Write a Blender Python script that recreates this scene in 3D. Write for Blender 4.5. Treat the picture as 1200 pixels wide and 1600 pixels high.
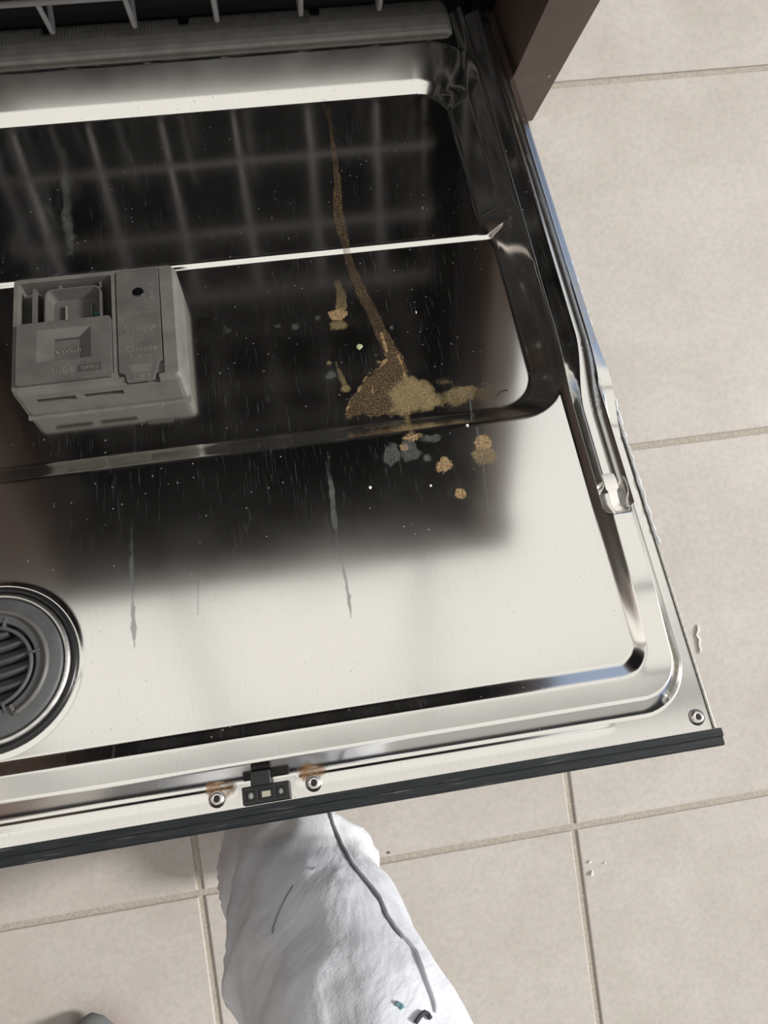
import bpy, bmesh, math, random
import numpy as np
from mathutils import Vector, Matrix, noise
from mathutils.bvhtree import BVHTree

for o in list(bpy.data.objects): bpy.data.objects.remove(o)
S = bpy.context.scene; COL = S.collection
# ------------------------------------------------------------------ camera
RC = np.array([[0.9867088850, -0.1319468211, 0.0948452033],
               [-0.1323705988, -0.9911985921, -0.0018372805],
               [0.0942528553, -0.0107418553, -0.9954903373]])
CAM = np.array([0.0507888549, -0.4714518573, 0.8319153286]); FPX = 1204.596
cam = bpy.data.cameras.new('camera'); co = bpy.data.objects.new('camera', cam); COL.objects.link(co)
m = Matrix.Identity(4)
for i in range(3):
    m[i][0] = RC[0][i]; m[i][1] = -RC[1][i]; m[i][2] = -RC[2][i]; m[i][3] = CAM[i]
co.matrix_world = m
cam.sensor_fit = 'VERTICAL'; cam.sensor_height = 36; cam.lens = 36*FPX/1600; cam.clip_start = .01
S.camera = co
# ------------------------------------------------------------------ light
w = bpy.data.worlds.new('world'); S.world = w; w.use_nodes = True
nt = w.node_tree; bg = nt.nodes['Background']
tc = nt.nodes.new('ShaderNodeTexCoord'); nz = nt.nodes.new('ShaderNodeTexNoise'); nz.inputs['Scale'].default_value = 1.3
rp = nt.nodes.new('ShaderNodeValToRGB'); rp.color_ramp.elements[0].position = .3; rp.color_ramp.elements[1].position = .7
rp.color_ramp.elements[0].color = (.99, .965, .905, 1); rp.color_ramp.elements[1].color = (1.0, .985, .95, 1)
nt.links.new(tc.outputs['Generated'], nz.inputs['Vector']); nt.links.new(nz.outputs['Fac'], rp.inputs['Fac'])
sx = nt.nodes.new('ShaderNodeSeparateXYZ'); mr = nt.nodes.new('ShaderNodeMapRange'); mr.inputs[1].default_value = .18; mr.inputs[2].default_value = .64; mr.interpolation_type = 'SMOOTHSTEP'
mxw = nt.nodes.new('ShaderNodeMix'); mxw.data_type = 'RGBA'; mxg = nt.nodes.new('ShaderNodeMix'); mxg.data_type = 'RGBA'; mxg.inputs[6].default_value = (.10, .12, .15, 1); mxg.inputs[7].default_value = (.36, .45, .64, 1)
mg = nt.nodes.new('ShaderNodeMapRange'); mg.inputs[1].default_value = .02; mg.inputs[2].default_value = .16
nt.links.new(sx.outputs['Z'], mg.inputs[0]); nt.links.new(mg.outputs[0], mxg.inputs[0]); nt.links.new(mxg.outputs[2], mxw.inputs[6])
nt.links.new(tc.outputs['Generated'], sx.inputs[0]); nt.links.new(sx.outputs['Z'], mr.inputs[0]); nt.links.new(mr.outputs[0], mxw.inputs[0])
nt.links.new(rp.outputs['Color'], mxw.inputs[7]); nt.links.new(mxw.outputs[2], bg.inputs['Color']); bg.inputs['Strength'].default_value = 1.05
sl = bpy.data.lights.new('sun', 'SUN'); sl.energy = 4.0; sl.angle = math.radians(9); sl.color = (1, .97, .94)
so = bpy.data.objects.new('sun', sl); COL.objects.link(so)
so.rotation_euler = Vector((-.86, -.06, -.50)).to_track_quat('-Z', 'Y').to_euler()
S.view_settings.view_transform = 'Standard'; S.view_settings.look = 'None'
S.view_settings.gamma = 1; S.view_settings.use_curve_mapping = False; S.view_settings.exposure = 0.0

# ------------------------------------------------------------------ helpers
def empty(name, loc=(0, 0, 0), label=None, cat=None, group=None, rot=None, parent=None):
    o = bpy.data.objects.new(name, None); COL.objects.link(o); o.location = loc; o.empty_display_size = .02
    if rot: o.rotation_euler = rot
    if parent: o.parent = parent
    return tag(o, label, cat, group)
def tag(o, label=None, cat=None, group=None, kind=None):
    if label: o['label'] = label
    if cat: o['category'] = cat
    if group: o['group'] = group
    if kind: o['kind'] = kind
    return o
def link(name, me, mat, parent=None, smooth=True):
    o = bpy.data.objects.new(name, me); COL.objects.link(o)
    if mat and not me.materials: me.materials.append(mat)
    if parent: o.parent = parent
    if smooth: me.polygons.foreach_set('use_smooth', [True]*len(me.polygons))
    return o
def bmo(name, bm, mat, parent=None, smooth=False, bevel=0, seg=2):
    bmesh.ops.recalc_face_normals(bm, faces=bm.faces)
    me = bpy.data.meshes.new(name); bm.to_mesh(me); bm.free()
    o = link(name, me, mat, parent, smooth)
    if bevel:
        b = o.modifiers.new('bevel', 'BEVEL'); b.width = bevel; b.segments = seg; b.limit_method = 'ANGLE'; b.angle_limit = .6
        me.polygons.foreach_set('use_smooth', [True]*len(me.polygons))
        b.harden_normals = True
    return o
def box(bm, x0, x1, y0, y1, z0, z1):
    vs = [bm.verts.new(p) for p in ((x0,y0,z0),(x1,y0,z0),(x1,y1,z0),(x0,y1,z0),(x0,y0,z1),(x1,y0,z1),(x1,y1,z1),(x0,y1,z1))]
    for f in ((3,2,1,0),(4,5,6,7),(0,1,5,4),(1,2,6,5),(2,3,7,6),(3,0,4,7)): bm.faces.new([vs[i] for i in f])
def prism(bm, pts, z0, z1, top=None):
    a = [bm.verts.new((p[0], p[1], z0)) for p in pts]; tp = top or pts
    b = [bm.verts.new((p[0], p[1], z1)) for p in tp]; n = len(pts)
    bm.faces.new(a[::-1]); bm.faces.new(b)
    for i in range(n): bm.faces.new([a[i], a[(i+1) % n], b[(i+1) % n], b[i]])
def rrect(x0, x1, y0, y1, r, n=5):
    out = []
    for cx, cy, a0 in ((x1-r, y1-r, 0), (x0+r, y1-r, 90), (x0+r, y0+r, 180), (x1-r, y0+r, 270)):
        for k in range(n+1):
            a = math.radians(a0+90*k/n); out.append((cx+r*math.cos(a), cy+r*math.sin(a)))
    return out
def tube(bm, pts, r, n=8, cap=True):
    pts = [Vector(p) for p in pts]; rings = []; up = None
    for i, p in enumerate(pts):
        t = ((pts[min(i+1, len(pts)-1)]-p).normalized()+(p-pts[max(i-1, 0)]).normalized()).normalized()
        if up is None: up = t.orthogonal().normalized()
        up = (up-t*up.dot(t)).normalized(); s = t.cross(up); rr = r[i] if isinstance(r, (list, tuple)) else r
        rings.append([bm.verts.new(p+(up*math.cos(2*math.pi*k/n)+s*math.sin(2*math.pi*k/n))*rr) for k in range(n)])
    for a, b in zip(rings, rings[1:]):
        for k in range(n): bm.faces.new([a[k], a[(k+1) % n], b[(k+1) % n], b[k]])
    if cap: bm.faces.new(rings[0][::-1]); bm.faces.new(rings[-1])
def bend(pts, r, n=5):                       # round the corners of a polyline
    pts = [Vector(p) for p in pts]; out = [pts[0]]
    for a, b, c in zip(pts, pts[1:], pts[2:]):
        p, q = b+(a-b).normalized()*r, b+(c-b).normalized()*r
        for k in range(n+1):
            t = k/n; out.append(p*(1-t)**2+b*2*t*(1-t)+q*t*t)
    return out+[pts[-1]]
def lathe(bm, prof, c=(0, 0, 0), n=48, a0=0, a1=2*math.pi):
    full = abs(a1-a0-2*math.pi) < 1e-6; cnt = n if full else n+1; rings = []
    for k in range(cnt):
        a = a0+(a1-a0)*k/n
        rings.append([bm.verts.new((c[0]+r*math.cos(a), c[1]+r*math.sin(a), c[2]+z)) for r, z in prof])
    for k in range(n):
        A, Bq = rings[k], rings[(k+1) % cnt]
        for i in range(len(prof)-1): bm.faces.new([A[i], Bq[i], Bq[i+1], A[i+1]])
    if not full: bm.faces.new(rings[0]); bm.faces.new(rings[-1][::-1])
def grid_mesh(name, X, Y, Z, keep=None, attrs=None):
    ny, nx = X.shape; idx = np.arange(nx*ny).reshape(ny, nx)
    q = np.stack([idx[:-1, :-1], idx[:-1, 1:], idx[1:, 1:], idx[1:, :-1]], -1).reshape(-1, 4)
    if keep is not None: q = q[keep.reshape(-1)]
    co_ = np.stack([X, Y, Z], -1).reshape(-1, 3)
    used = np.unique(q); remap = np.zeros(nx*ny, int); remap[used] = np.arange(len(used)); q = remap[q]; co_ = co_[used]
    me = bpy.data.meshes.new(name); me.vertices.add(len(co_)); me.vertices.foreach_set('co', co_.astype('f').ravel())
    me.loops.add(q.size); me.loops.foreach_set('vertex_index', q.astype('i').ravel())
    me.polygons.add(len(q)); me.polygons.foreach_set('loop_start', (np.arange(len(q))*4).astype('i'))
    me.update(calc_edges=True)
    for k, v in (attrs or {}).items():
        a = me.attributes.new(k, 'FLOAT', 'POINT'); a.data.foreach_set('value', v.reshape(-1)[used].astype('f'))
    return me
def text(name, s, size, mat, parent, loc, rot=0, depth=.0002, ext=True, squash=1):
    c = bpy.data.curves.new('t', 'FONT'); c.body = s; c.size = size; c.extrude = depth; c.align_x = 'CENTER'; c.align_y = 'CENTER'
    c.resolution_u = 2
    t = bpy.data.objects.new('t', c); COL.objects.link(t)
    me = bpy.data.meshes.new_from_object(t.evaluated_get(bpy.context.evaluated_depsgraph_get())); bpy.data.objects.remove(t)
    me.transform(Matrix.Diagonal((squash, 1, 1, 1)))
    me.materials.clear()
    o = link(name, me, mat, parent, False); o.location = loc; o.rotation_euler = (0, 0, rot); return o
def cut(o, cutters):
    for c in cutters:
        b = o.modifiers.new('cut', 'BOOLEAN'); b.operation = 'DIFFERENCE'; b.object = c; b.solver = 'EXACT'
    bpy.context.view_layer.update()
    me = bpy.data.meshes.new_from_object(o.evaluated_get(bpy.context.evaluated_depsgraph_get()))
    o.modifiers.clear(); o.data = me
    for c in cutters: bpy.data.objects.remove(c)

# ------------------------------------------------------------------ materials
def mat(name, col, rough=.5, metal=0, spec=.5):
    mm = bpy.data.materials.new(name); mm.use_nodes = True; b = mm.node_tree.nodes['Principled BSDF']
    b.inputs['Base Color'].default_value = (*col, 1); b.inputs['Roughness'].default_value = rough
    b.inputs['Metallic'].default_value = metal; b.inputs['Specular IOR Level'].default_value = spec
    return mm
def N(mm, t, **kw):
    n = mm.node_tree.nodes.new(t)
    for k, v in kw.items():
        if k in n.inputs: n.inputs[k].default_value = v
        else: setattr(n, k, v)
    return n
def L(mm, a, b): mm.node_tree.links.new(a, b)
def ramp(mm, src, stops):
    r = N(mm, 'ShaderNodeValToRGB'); e = r.color_ramp.elements
    while len(e) < len(stops): e.new(.5)
    for q, (p, c) in zip(e, stops): q.position = p; q.color = (c, c, c, 1) if isinstance(c, (int, float)) else (*c, 1)
    L(mm, src, r.inputs['Fac']); return r.outputs['Color']
def objco(mm, scale=(1, 1, 1), rot=(0, 0, 0)):
    t = N(mm, 'ShaderNodeTexCoord'); p = N(mm, 'ShaderNodeMapping'); p.inputs['Scale'].default_value = scale; p.inputs['Rotation'].default_value = rot
    L(mm, t.outputs['Object'], p.inputs['Vector']); return p.outputs['Vector']
def mixc(mm, f, a, b, mode='MIX'):
    x = N(mm, 'ShaderNodeMix', data_type='RGBA', blend_type=mode)
    for s, v in ((x.inputs[0], f), (x.inputs[6], a), (x.inputs[7], b)):
        if isinstance(v, (int, float)): s.default_value = v
        elif isinstance(v, tuple): s.default_value = (*v, 1)
        else: L(mm, v, s)
    return x.outputs[2]
def math_(mm, op, a, b=0.):
    x = N(mm, 'ShaderNodeMath', operation=op)
    for s, v in zip(x.inputs, (a, b)):
        if isinstance(v, (int, float)): s.default_value = v
        else: L(mm, v, s)
    return x.outputs[0]
def bumpit(mm, h, strength, dist):
    b = N(mm, 'ShaderNodeBump', Strength=strength, Distance=dist); L(mm, h, b.inputs['Height'])
    L(mm, b.outputs[0], mm.node_tree.nodes['Principled BSDF'].inputs['Normal'])
BS = lambda mm: mm.node_tree.nodes['Principled BSDF']

# pressed stainless steel with fine scratches and specks
steel = mat('stainless_steel', (.765, .75, .715), .13, 1)
v0 = objco(steel)
def wave(scale, rot, thr, sc2):              # sparse thin scratches along one direction
    v = objco(steel, scale, (0, 0, rot)); n = N(steel, 'ShaderNodeTexNoise', Scale=1., Detail=1.); L(steel, v, n.inputs['Vector'])
    return ramp(steel, n.outputs['Fac'], [(0, 0), (thr, 0), (thr+.02, 1)])
sc = math_(steel, 'MAXIMUM', wave((1500, 26, 1), .15, .70, 1), wave((1300, 45, 1), -.75, .71, 1))
sc = math_(steel, 'MAXIMUM', sc, wave((1300, 40, 1), 1.2, .71, 1))
vo = N(steel, 'ShaderNodeTexVoronoi', Scale=170.); L(steel, v0, vo.inputs['Vector'])
vc = N(steel, 'ShaderNodeSeparateColor'); L(steel, vo.outputs['Color'], vc.inputs[0])
dot = math_(steel, 'MULTIPLY', ramp(steel, vo.outputs['Distance'], [(0, 1), (.06, 1), (.11, 0)]), ramp(steel, vc.outputs[0], [(0, 0), (.68, 0), (.72, 1)]))
vo2 = N(steel, 'ShaderNodeTexVoronoi', Scale=420.); L(steel, v0, vo2.inputs['Vector'])
vc2 = N(steel, 'ShaderNodeSeparateColor'); L(steel, vo2.outputs['Color'], vc2.inputs[0])
dot2 = math_(steel, 'MULTIPLY', ramp(steel, vo2.outputs['Distance'], [(0, 1), (.07, 1), (.13, 0)]), ramp(steel, vc2.outputs[1], [(0, 0), (.76, 0), (.80, .8)]))
cl = N(steel, 'ShaderNodeTexNoise', Scale=9., Detail=4.); L(steel, v0, cl.inputs['Vector'])
clr = ramp(steel, cl.outputs['Fac'], [(.34, .35), (.58, 1)])
dirt = math_(steel, 'MAXIMUM', math_(steel, 'MULTIPLY', sc, .13), math_(steel, 'MAXIMUM', math_(steel, 'MULTIPLY', dot, .8), math_(steel, 'MULTIPLY', dot2, .30)))
dirt = math_(steel, 'MULTIPLY', dirt, clr)
haze_n = N(steel, 'ShaderNodeTexNoise', Scale=14., Detail=5.); L(steel, v0, haze_n.inputs['Vector'])
L(steel, ramp(steel, haze_n.outputs['Fac'], [(.3, .12), (.7, .16)]), BS(steel).inputs['Roughness'])
dsh = N(steel, 'ShaderNodeBsdfDiffuse'); dsh.inputs['Color'].default_value = (.36, .36, .36, 1)
ms = N(steel, 'ShaderNodeMixShader'); L(steel, dirt, ms.inputs[0]); L(steel, BS(steel).outputs[0], ms.inputs[1]); L(steel, dsh.outputs[0], ms.inputs[2])
L(steel, ms.outputs[0], steel.node_tree.nodes['Material Output'].inputs['Surface'])

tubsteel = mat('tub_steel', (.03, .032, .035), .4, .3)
satin = mat('satin_steel', (.66, .65, .62), .33, 1)
n_ = N(satin, 'ShaderNodeTexNoise', Scale=60., Detail=4.); L(satin, objco(satin, (1, 6, 1)), n_.inputs['Vector'])
L(satin, ramp(satin, n_.outputs['Fac'], [(.3, (.5, .49, .47)), (.7, (.74, .73, .7))]), BS(satin).inputs['Base Color'])
screwm = mat('screw_steel', (.6, .58, .55), .28, 1)
blacktrim = mat('black_trim_plastic', (.012, .014, .016), .5, 0, .3)
tn = N(blacktrim, 'ShaderNodeTexNoise', Scale=20., Detail=5.); L(blacktrim, objco(blacktrim, (2, 40, 40)), tn.inputs['Vector'])
L(blacktrim, ramp(blacktrim, tn.outputs['Fac'], [(.35, (.007, .009, .011)), (.64, (.018, .021, .023)), (.74, (.10, .10, .09))]), BS(blacktrim).inputs['Base Color'])
black = mat('black_plastic', (.006, .006, .007), .35)
rubber = mat('black_rubber', (.01, .01, .011), .3)
pale = mat('pale_insert', (.35, .34, .27), .6)
def plastic(name, c, r=.45, k=1.18):
    p = mat(name, c, r); n = N(p, 'ShaderNodeTexNoise', Scale=70., Detail=5.); L(p, objco(p), n.inputs['Vector'])
    L(p, ramp(p, n.outputs['Fac'], [(.3, tuple(x/k for x in c)), (.7, tuple(x*k for x in c))]), BS(p).inputs['Base Color'])
    n2 = N(p, 'ShaderNodeTexNoise', Scale=900.); L(p, objco(p), n2.inputs['Vector']); bumpit(p, n2.outputs['Fac'], .15, .0003)
    return p
grey = plastic('grey_plastic', (.090, .087, .080))
grey_side = plastic('grey_plastic_pale', (.118, .114, .103), .5)  # slightly paler grey for the housing and base flange
grey_d = plastic('grey_plastic_inner', (.060, .057, .051))
grey_txt = plastic('grey_raised_letters', (.15, .143, .13))
vent_m = plastic('charcoal_plastic', (.062, .064, .066), .55)
guard_m = plastic('splash_guard_plastic', (.20, .195, .18), .45)
wire_m = mat('grey_nylon_wire', (.27, .265, .27), .45)
brown = mat('brown_laminate', (.100, .066, .052), .45)
bn = N(brown, 'ShaderNodeTexNoise', Scale=40., Detail=6.); L(brown, objco(brown), bn.inputs['Vector'])
bsp = N(brown, 'ShaderNodeTexVoronoi', Scale=120.); L(brown, objco(brown, (1, 1, .45)), bsp.inputs['Vector'])
bc = N(brown, 'ShaderNodeSeparateColor'); L(brown, bsp.outputs['Color'], bc.inputs[0])
spk = math_(brown, 'MULTIPLY', ramp(brown, bsp.outputs['Distance'], [(0, 1), (.1, 1), (.16, 0)]), ramp(brown, bc.outputs[0], [(0, 0), (.93, 0), (.95, .8)]))
L(brown, mixc(brown, spk, ramp(brown, bn.outputs['Fac'], [(.3, (.086, .058, .046)), (.7, (.115, .077, .061))]), (.5, .4, .33)), BS(brown).inputs['Base Color'])
wallm = mat('wall_paint', (.82, .80, .76), .8)
n_ = N(wallm, 'ShaderNodeTexNoise', Scale=120., Detail=3.); L(wallm, objco(wallm), n_.inputs['Vector']); bumpit(wallm, n_.outputs['Fac'], .2, .002)
whitem = mat('white_frame', (.8, .8, .79), .4)
counter_m = mat('dark_stone', (.04, .038, .036), .25)
n_ = N(counter_m, 'ShaderNodeTexNoise', Scale=90., Detail=6.); L(counter_m, objco(counter_m), n_.inputs['Vector'])
L(counter_m, ramp(counter_m, n_.outputs['Fac'], [(.4, (.02, .019, .018)), (.7, (.11, .1, .09))]), BS(counter_m).inputs['Base Color'])
# floor tile
tile_m = mat('porcelain_tile', (.55, .51, .46), .38)
oi = N(tile_m, 'ShaderNodeObjectInfo'); tcx = N(tile_m, 'ShaderNodeTexCoord'); ad = N(tile_m, 'ShaderNodeVectorMath', operation='MULTIPLY_ADD')
L(tile_m, oi.outputs['Random'], ad.inputs[0]); ad.inputs[1].default_value = (37, 53, 11); L(tile_m, tcx.outputs['Object'], ad.inputs[2])
t1 = N(tile_m, 'ShaderNodeTexNoise', Scale=11., Detail=8., Roughness=.6); L(tile_m, ad.outputs[0], t1.inputs['Vector'])
t2 = N(tile_m, 'ShaderNodeTexNoise', Scale=170., Detail=4.); L(tile_m, ad.outputs[0], t2.inputs['Vector'])
c1 = ramp(tile_m, t1.outputs['Fac'], [(.3, (.420, .388, .350)), (.5, (.452, .420, .382)), (.7, (.487, .456, .42))])
c2 = ramp(tile_m, t2.outputs['Fac'], [(.3, .93), (.5, 1.), (.72, 1.06)])
L(tile_m, mixc(tile_m, 1., c1, c2, 'MULTIPLY'), BS(tile_m).inputs['Base Color']); bumpit(tile_m, t2.outputs['Fac'], .12, .0008)
grout_m = mat('grout', (.36, .325, .275), .9)
g1 = N(grout_m, 'ShaderNodeTexNoise', Scale=350., Detail=3.); L(grout_m, objco(grout_m), g1.inputs['Vector'])
L(grout_m, ramp(grout_m, g1.outputs['Fac'], [(.3, (.31, .275, .23)), (.7, (.42, .385, .33))]), BS(grout_m).inputs['Base Color']); bumpit(grout_m, g1.outputs['Fac'], .5, .001)
# cloth
cloth = mat('white_cotton', (.6, .6, .62), .9)
k1 = N(cloth, 'ShaderNodeTexNoise', Scale=14., Detail=6., Roughness=.65); L(cloth, objco(cloth), k1.inputs['Vector'])
k2 = N(cloth, 'ShaderNodeTexVoronoi', Scale=55.); L(cloth, objco(cloth, (1, 1, .4), (.3, .8, .2)), k2.inputs['Vector'])
kc = N(cloth, 'ShaderNodeSeparateColor'); L(cloth, k2.outputs['Color'], kc.inputs[0])
sp = math_(cloth, 'MULTIPLY', ramp(cloth, k2.outputs['Distance'], [(0, 1), (.10, 1), (.2, 0)]), ramp(cloth, kc.outputs[0], [(0, 0), (.93, 0), (.95, .7)]))
L(cloth, mixc(cloth, sp, ramp(cloth, k1.outputs['Fac'], [(.28, (.50, .51, .54)), (.45, (.66, .68, .72)), (.7, (.74, .76, .81))]), (.2, .21, .24)), BS(cloth).inputs['Base Color'])
k3 = N(cloth, 'ShaderNodeTexNoise', Scale=17., Detail=4., Roughness=.5, Distortion=.7); L(cloth, objco(cloth, (1, 1, .55), (.5, .6, .2)), k3.inputs['Vector'])
k4 = N(cloth, 'ShaderNodeTexNoise', Scale=700., Detail=2.); L(cloth, objco(cloth), k4.inputs['Vector'])
bumpit(cloth, math_(cloth, 'ADD', k3.outputs['Fac'], math_(cloth, 'MULTIPLY', k4.outputs['Fac'], .03)), .55, .012)

# ------------------------------------------------------------------ the door's pressed inner sheet, as a height field
AL = 0.39570159; H0 = 0.07319496
def sstep(t): t = np.clip(t, 0, 1); return t*t*(3-2*t)
def sdr(u, v, hu, v0, v1, r):
    cu, cv = u*0, (v0+v1)/2; qx = np.abs(u)-hu+r; qy = np.abs(v-cv)-(v1-v0)/2+r
    return np.hypot(np.maximum(qx, 0), np.maximum(qy, 0))+np.minimum(np.maximum(qx, qy), 0)-r
VC = (-.1695, .591)
UP_F, LO_F, LV_A, LV_F = -.0245, -.0272, .0036, -.0058
def lin(t, e=.18):
    t = np.clip(t, 0, 1); return np.where(t < e, t*t/(2*e), np.where(t > 1-e, (1-e)-(1-t)**2/(2*e), t-e/2))/(1-e)
def Hf(u, v):
    u = np.asarray(u, float); v = np.asarray(v, float); a = np.abs(u)
    lva = LV_A+.0068*sstep((.664-v)/.075)*sstep((a-.252)/.012)
    h = LV_F+(lva-LV_F)*lin(-sdr(u, v, .2910, -.30, .6870, .038)/.0108, .10)
    # flat panel inside the raised border
    dB = sdr(u, v, .2668, .300, .6615, .024)
    h = h+(0-h)*lin(-dB/.0105)
    # side channel above, deep slot with its rib below
    k = sstep((v-.385)/.075); ins = sstep((.5255-v)/.008)
    P1 = [(.2645, .0050), (.2655, .0008), (.2670, .0004), (.2812, .0050), (.2832, .0050), (.2842, -.0030), (.2852, -.0030), (.2910, .0050), (.2976, .0030)]
    P2 = [(.2622, .0000), (.2632, -.0066), (.2640, -.0064), (.2700, .0035), (.2762, .0037), (.2772, -.0030), (.2779, -.0030), (.2860, .0080), (.2976, .0100)]
    ax_ = [p[0]+(q[0]-p[0])*k for p, q in zip(P1, P2)]; hx_ = [p[1]+(q[1]-p[1])*k for p, q in zip(P1, P2)]
    for i_ in (3, 4): hx_[i_] = hx_[i_]*ins+(-.0065)*(1-ins)
    ch = hx_[0]+0*a
    for i_ in range(8):
        t = np.clip((a-ax_[i_])/(ax_[i_+1]-ax_[i_]), 0, 1); ch = np.where(a > ax_[i_], hx_[i_]+(hx_[i_+1]-hx_[i_])*(t*.8+.2*sstep(t)), ch)
    inn = np.minimum(a-ax_[0], np.where(v > .42, .2858-a, .05)); end = .5468-v; rr = .006
    q = np.where((inn < rr) & (end < rr), rr-np.hypot(np.maximum(rr-inn, 0), np.maximum(rr-end, 0)), end)
    wch = sstep((a-ax_[0])/.0012)*lin(q/.0045)
    edge_ = 1-sstep((a-.2856)/.002)*sstep((v-.42)/.06)
    h = h+(ch-h)*wch*edge_
    # wells
    hin = .2345+.0115*sstep((v-.232)/.040)
    so = sdr(u, v, .2645, .036, .456, .042); si = sdr(u, v, hin, .0720, .428, .030)
    t = np.where(so < 0, -so/(-so+np.maximum(si, 0)+1e-9), 0)
    tt = np.where(t < .72, t*.69/.72, .69+(t-.72)*.31/.28)
    wt_ = sstep((.100-v)/.02); pr_ = lin(t, .16)*(1-wt_)+tt*wt_
    g = sstep((v-.2530)/.0034); fl = UP_F+(LO_F-UP_F)*g
    h = h+(fl-h)*pr_
    m_ = sstep((.238-a)/.01)
    h = h+m_*(.0007*np.exp(-((v-.2515)/.0010)**2))
    # vent seat
    r = np.hypot(u-VC[0], v-VC[1])
    h = h+.0012*np.exp(-((r-.0565)/.0016)**2)-.006*sstep((.0550-r)/.0020)+.0065*sstep((.0510-r)/.002)-.012*sstep((.0315-r)/.002)
    # flange bead
    h = h+.0009*np.exp(-((v-.6905)/.0020)**2)*sstep((.235-a)/.03)*sstep((a-.019)/.003)
    return h
def at(x, y, dw=0.):                          # photo point -> point on the pressed sheet (u, v)
    q = RC.T@np.array([(x-600)/FPX, (y-800)/FPX, 1.])
    Vv = np.array([0, -math.cos(AL), math.sin(AL)]); Nn = np.array([0, math.sin(AL), math.cos(AL)]); O = np.array([0, 0, H0])
    wn = 0.
    for _ in range(12):
        t = ((O+Nn*(wn+dw)-CAM)@Nn)/(q@Nn); X = CAM+q*t-O; u, v = X[0], X@Vv
        wn = .5*wn+.5*float(Hf(u, v))
    return u, v
def atw(x, y, wn):
    q = RC.T@np.array([(x-600)/FPX, (y-800)/FPX, 1.]); Vv = np.array([0, -math.cos(AL), math.sin(AL)]); Nn = np.array([0, math.sin(AL), math.cos(AL)]); O = np.array([0, 0, H0])
    t = ((O+Nn*wn-CAM)@Nn)/(q@Nn); X = CAM+q*t-O; return (X[0], -X@Vv)
def atz(x, y, z):
    q = RC.T@np.array([(x-600)/FPX, (y-800)/FPX, 1.]); return CAM+q*(z-CAM[2])/q[2]

# ------------------------------------------------------------------ the room
T, OX, OY = .40948, -.11674, -.85520
bm = bmesh.new(); box(bm, -1.6, 3.0, -3.2, .62, -.05, -.0022)
floor = tag(bmo('floor', bm, grout_m), 'floor of square beige porcelain tiles with recessed grout', kind='structure')
g = .0034; bm = bmesh.new(); e = T/2-g; b2 = .0016
prism(bm, [(-e, -e), (e, -e), (e, e), (-e, e)], -.004, -b2*.8)
top = bm.faces[:]; bm.free(); bm = bmesh.new()
rings = []
for (s, z) in ((e, -.004), (e, -.0012), (e-.0005, -.0004), (e-.0016, 0)):
    rings.append([bm.verts.new((x*s, y*s, z)) for x, y in ((-1, -1), (1, -1), (1, 1), (-1, 1))])
for A_, B_ in zip(rings, rings[1:]):
    for k in range(4): bm.faces.new([A_[k], A_[(k+1) % 4], B_[(k+1) % 4], B_[k]])
bm.faces.new(rings[-1])
tile_me = bpy.data.meshes.new('tile'); bm.to_mesh(tile_me); bm.free(); tile_me.materials.append(tile_m)
for i in range(-6, 8):
    for j in range(-6, 4):
        if OY+(j+1)*T > .65 or OX+(i+1)*T > 3.05 or OX+i*T < -1.6: continue
        o = bpy.data.objects.new('tile', tile_me); COL.objects.link(o); o.parent = floor
        o.location = (OX+(i+.5)*T, OY+(j+.5)*T, 0)
# back wall with a window above the counter and a glazed-door opening to the right
bm = bmesh.new()
for b in ((-1.6, -1.1, 0, 2.8), (-1.1, .36, 0, 1.25), (-1.1, 3.0, 2.74, 2.8), (2.4, 3.0, 0, 2.74)):
    box(bm, b[0], b[1], .62, .74, b[2], b[3])
tag(bmo('wall_back', bm, wallm), 'white painted wall behind the kitchen counter', kind='structure')
bm = bmesh.new(); box(bm, -1.72, 3.0, -3.32, -3.2, 0, 2.8)
tag(bmo('wall_front_added', bm, wallm), 'unseen white painted wall added behind the person for grey reflections', kind='structure')  # unseen wall, added so the steel reflects grey from this side
bm = bmesh.new(); box(bm, -1.72, -1.6, -3.2, .74, 0, 2.8)
tag(bmo('wall_left_added', bm, wallm), 'unseen white painted wall added at the left to dim side light', kind='structure')  # unseen wall, added to block sky light on the leg's left side
bm = bmesh.new()
for b in ((-1.1, -1.06, 1.25, 2.74), (-1.06, .36, 1.25, 1.29), (-1.06, .36, 2.70, 2.74), (-.39, -.35, 1.29, 2.70)): box(bm, b[0], b[1], .66, .70, b[2], b[3])
tag(bmo('window_1', bm, whitem), 'white window frame above the counter', kind='structure')
bm = bmesh.new()
for b in ((.36, .395, 0, 2.74), (2.36, 2.4, 0, 2.74), (.395, 2.36, 2.70, 2.74), (1.36, 1.41, .04, 2.70), (.395, 2.36, 0, .04)): box(bm, b[0], b[1], .66, .70, b[2], b[3])
tag(bmo('door_1', bm, whitem), 'white frame of the patio door right of the cabinets', kind='structure')
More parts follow.
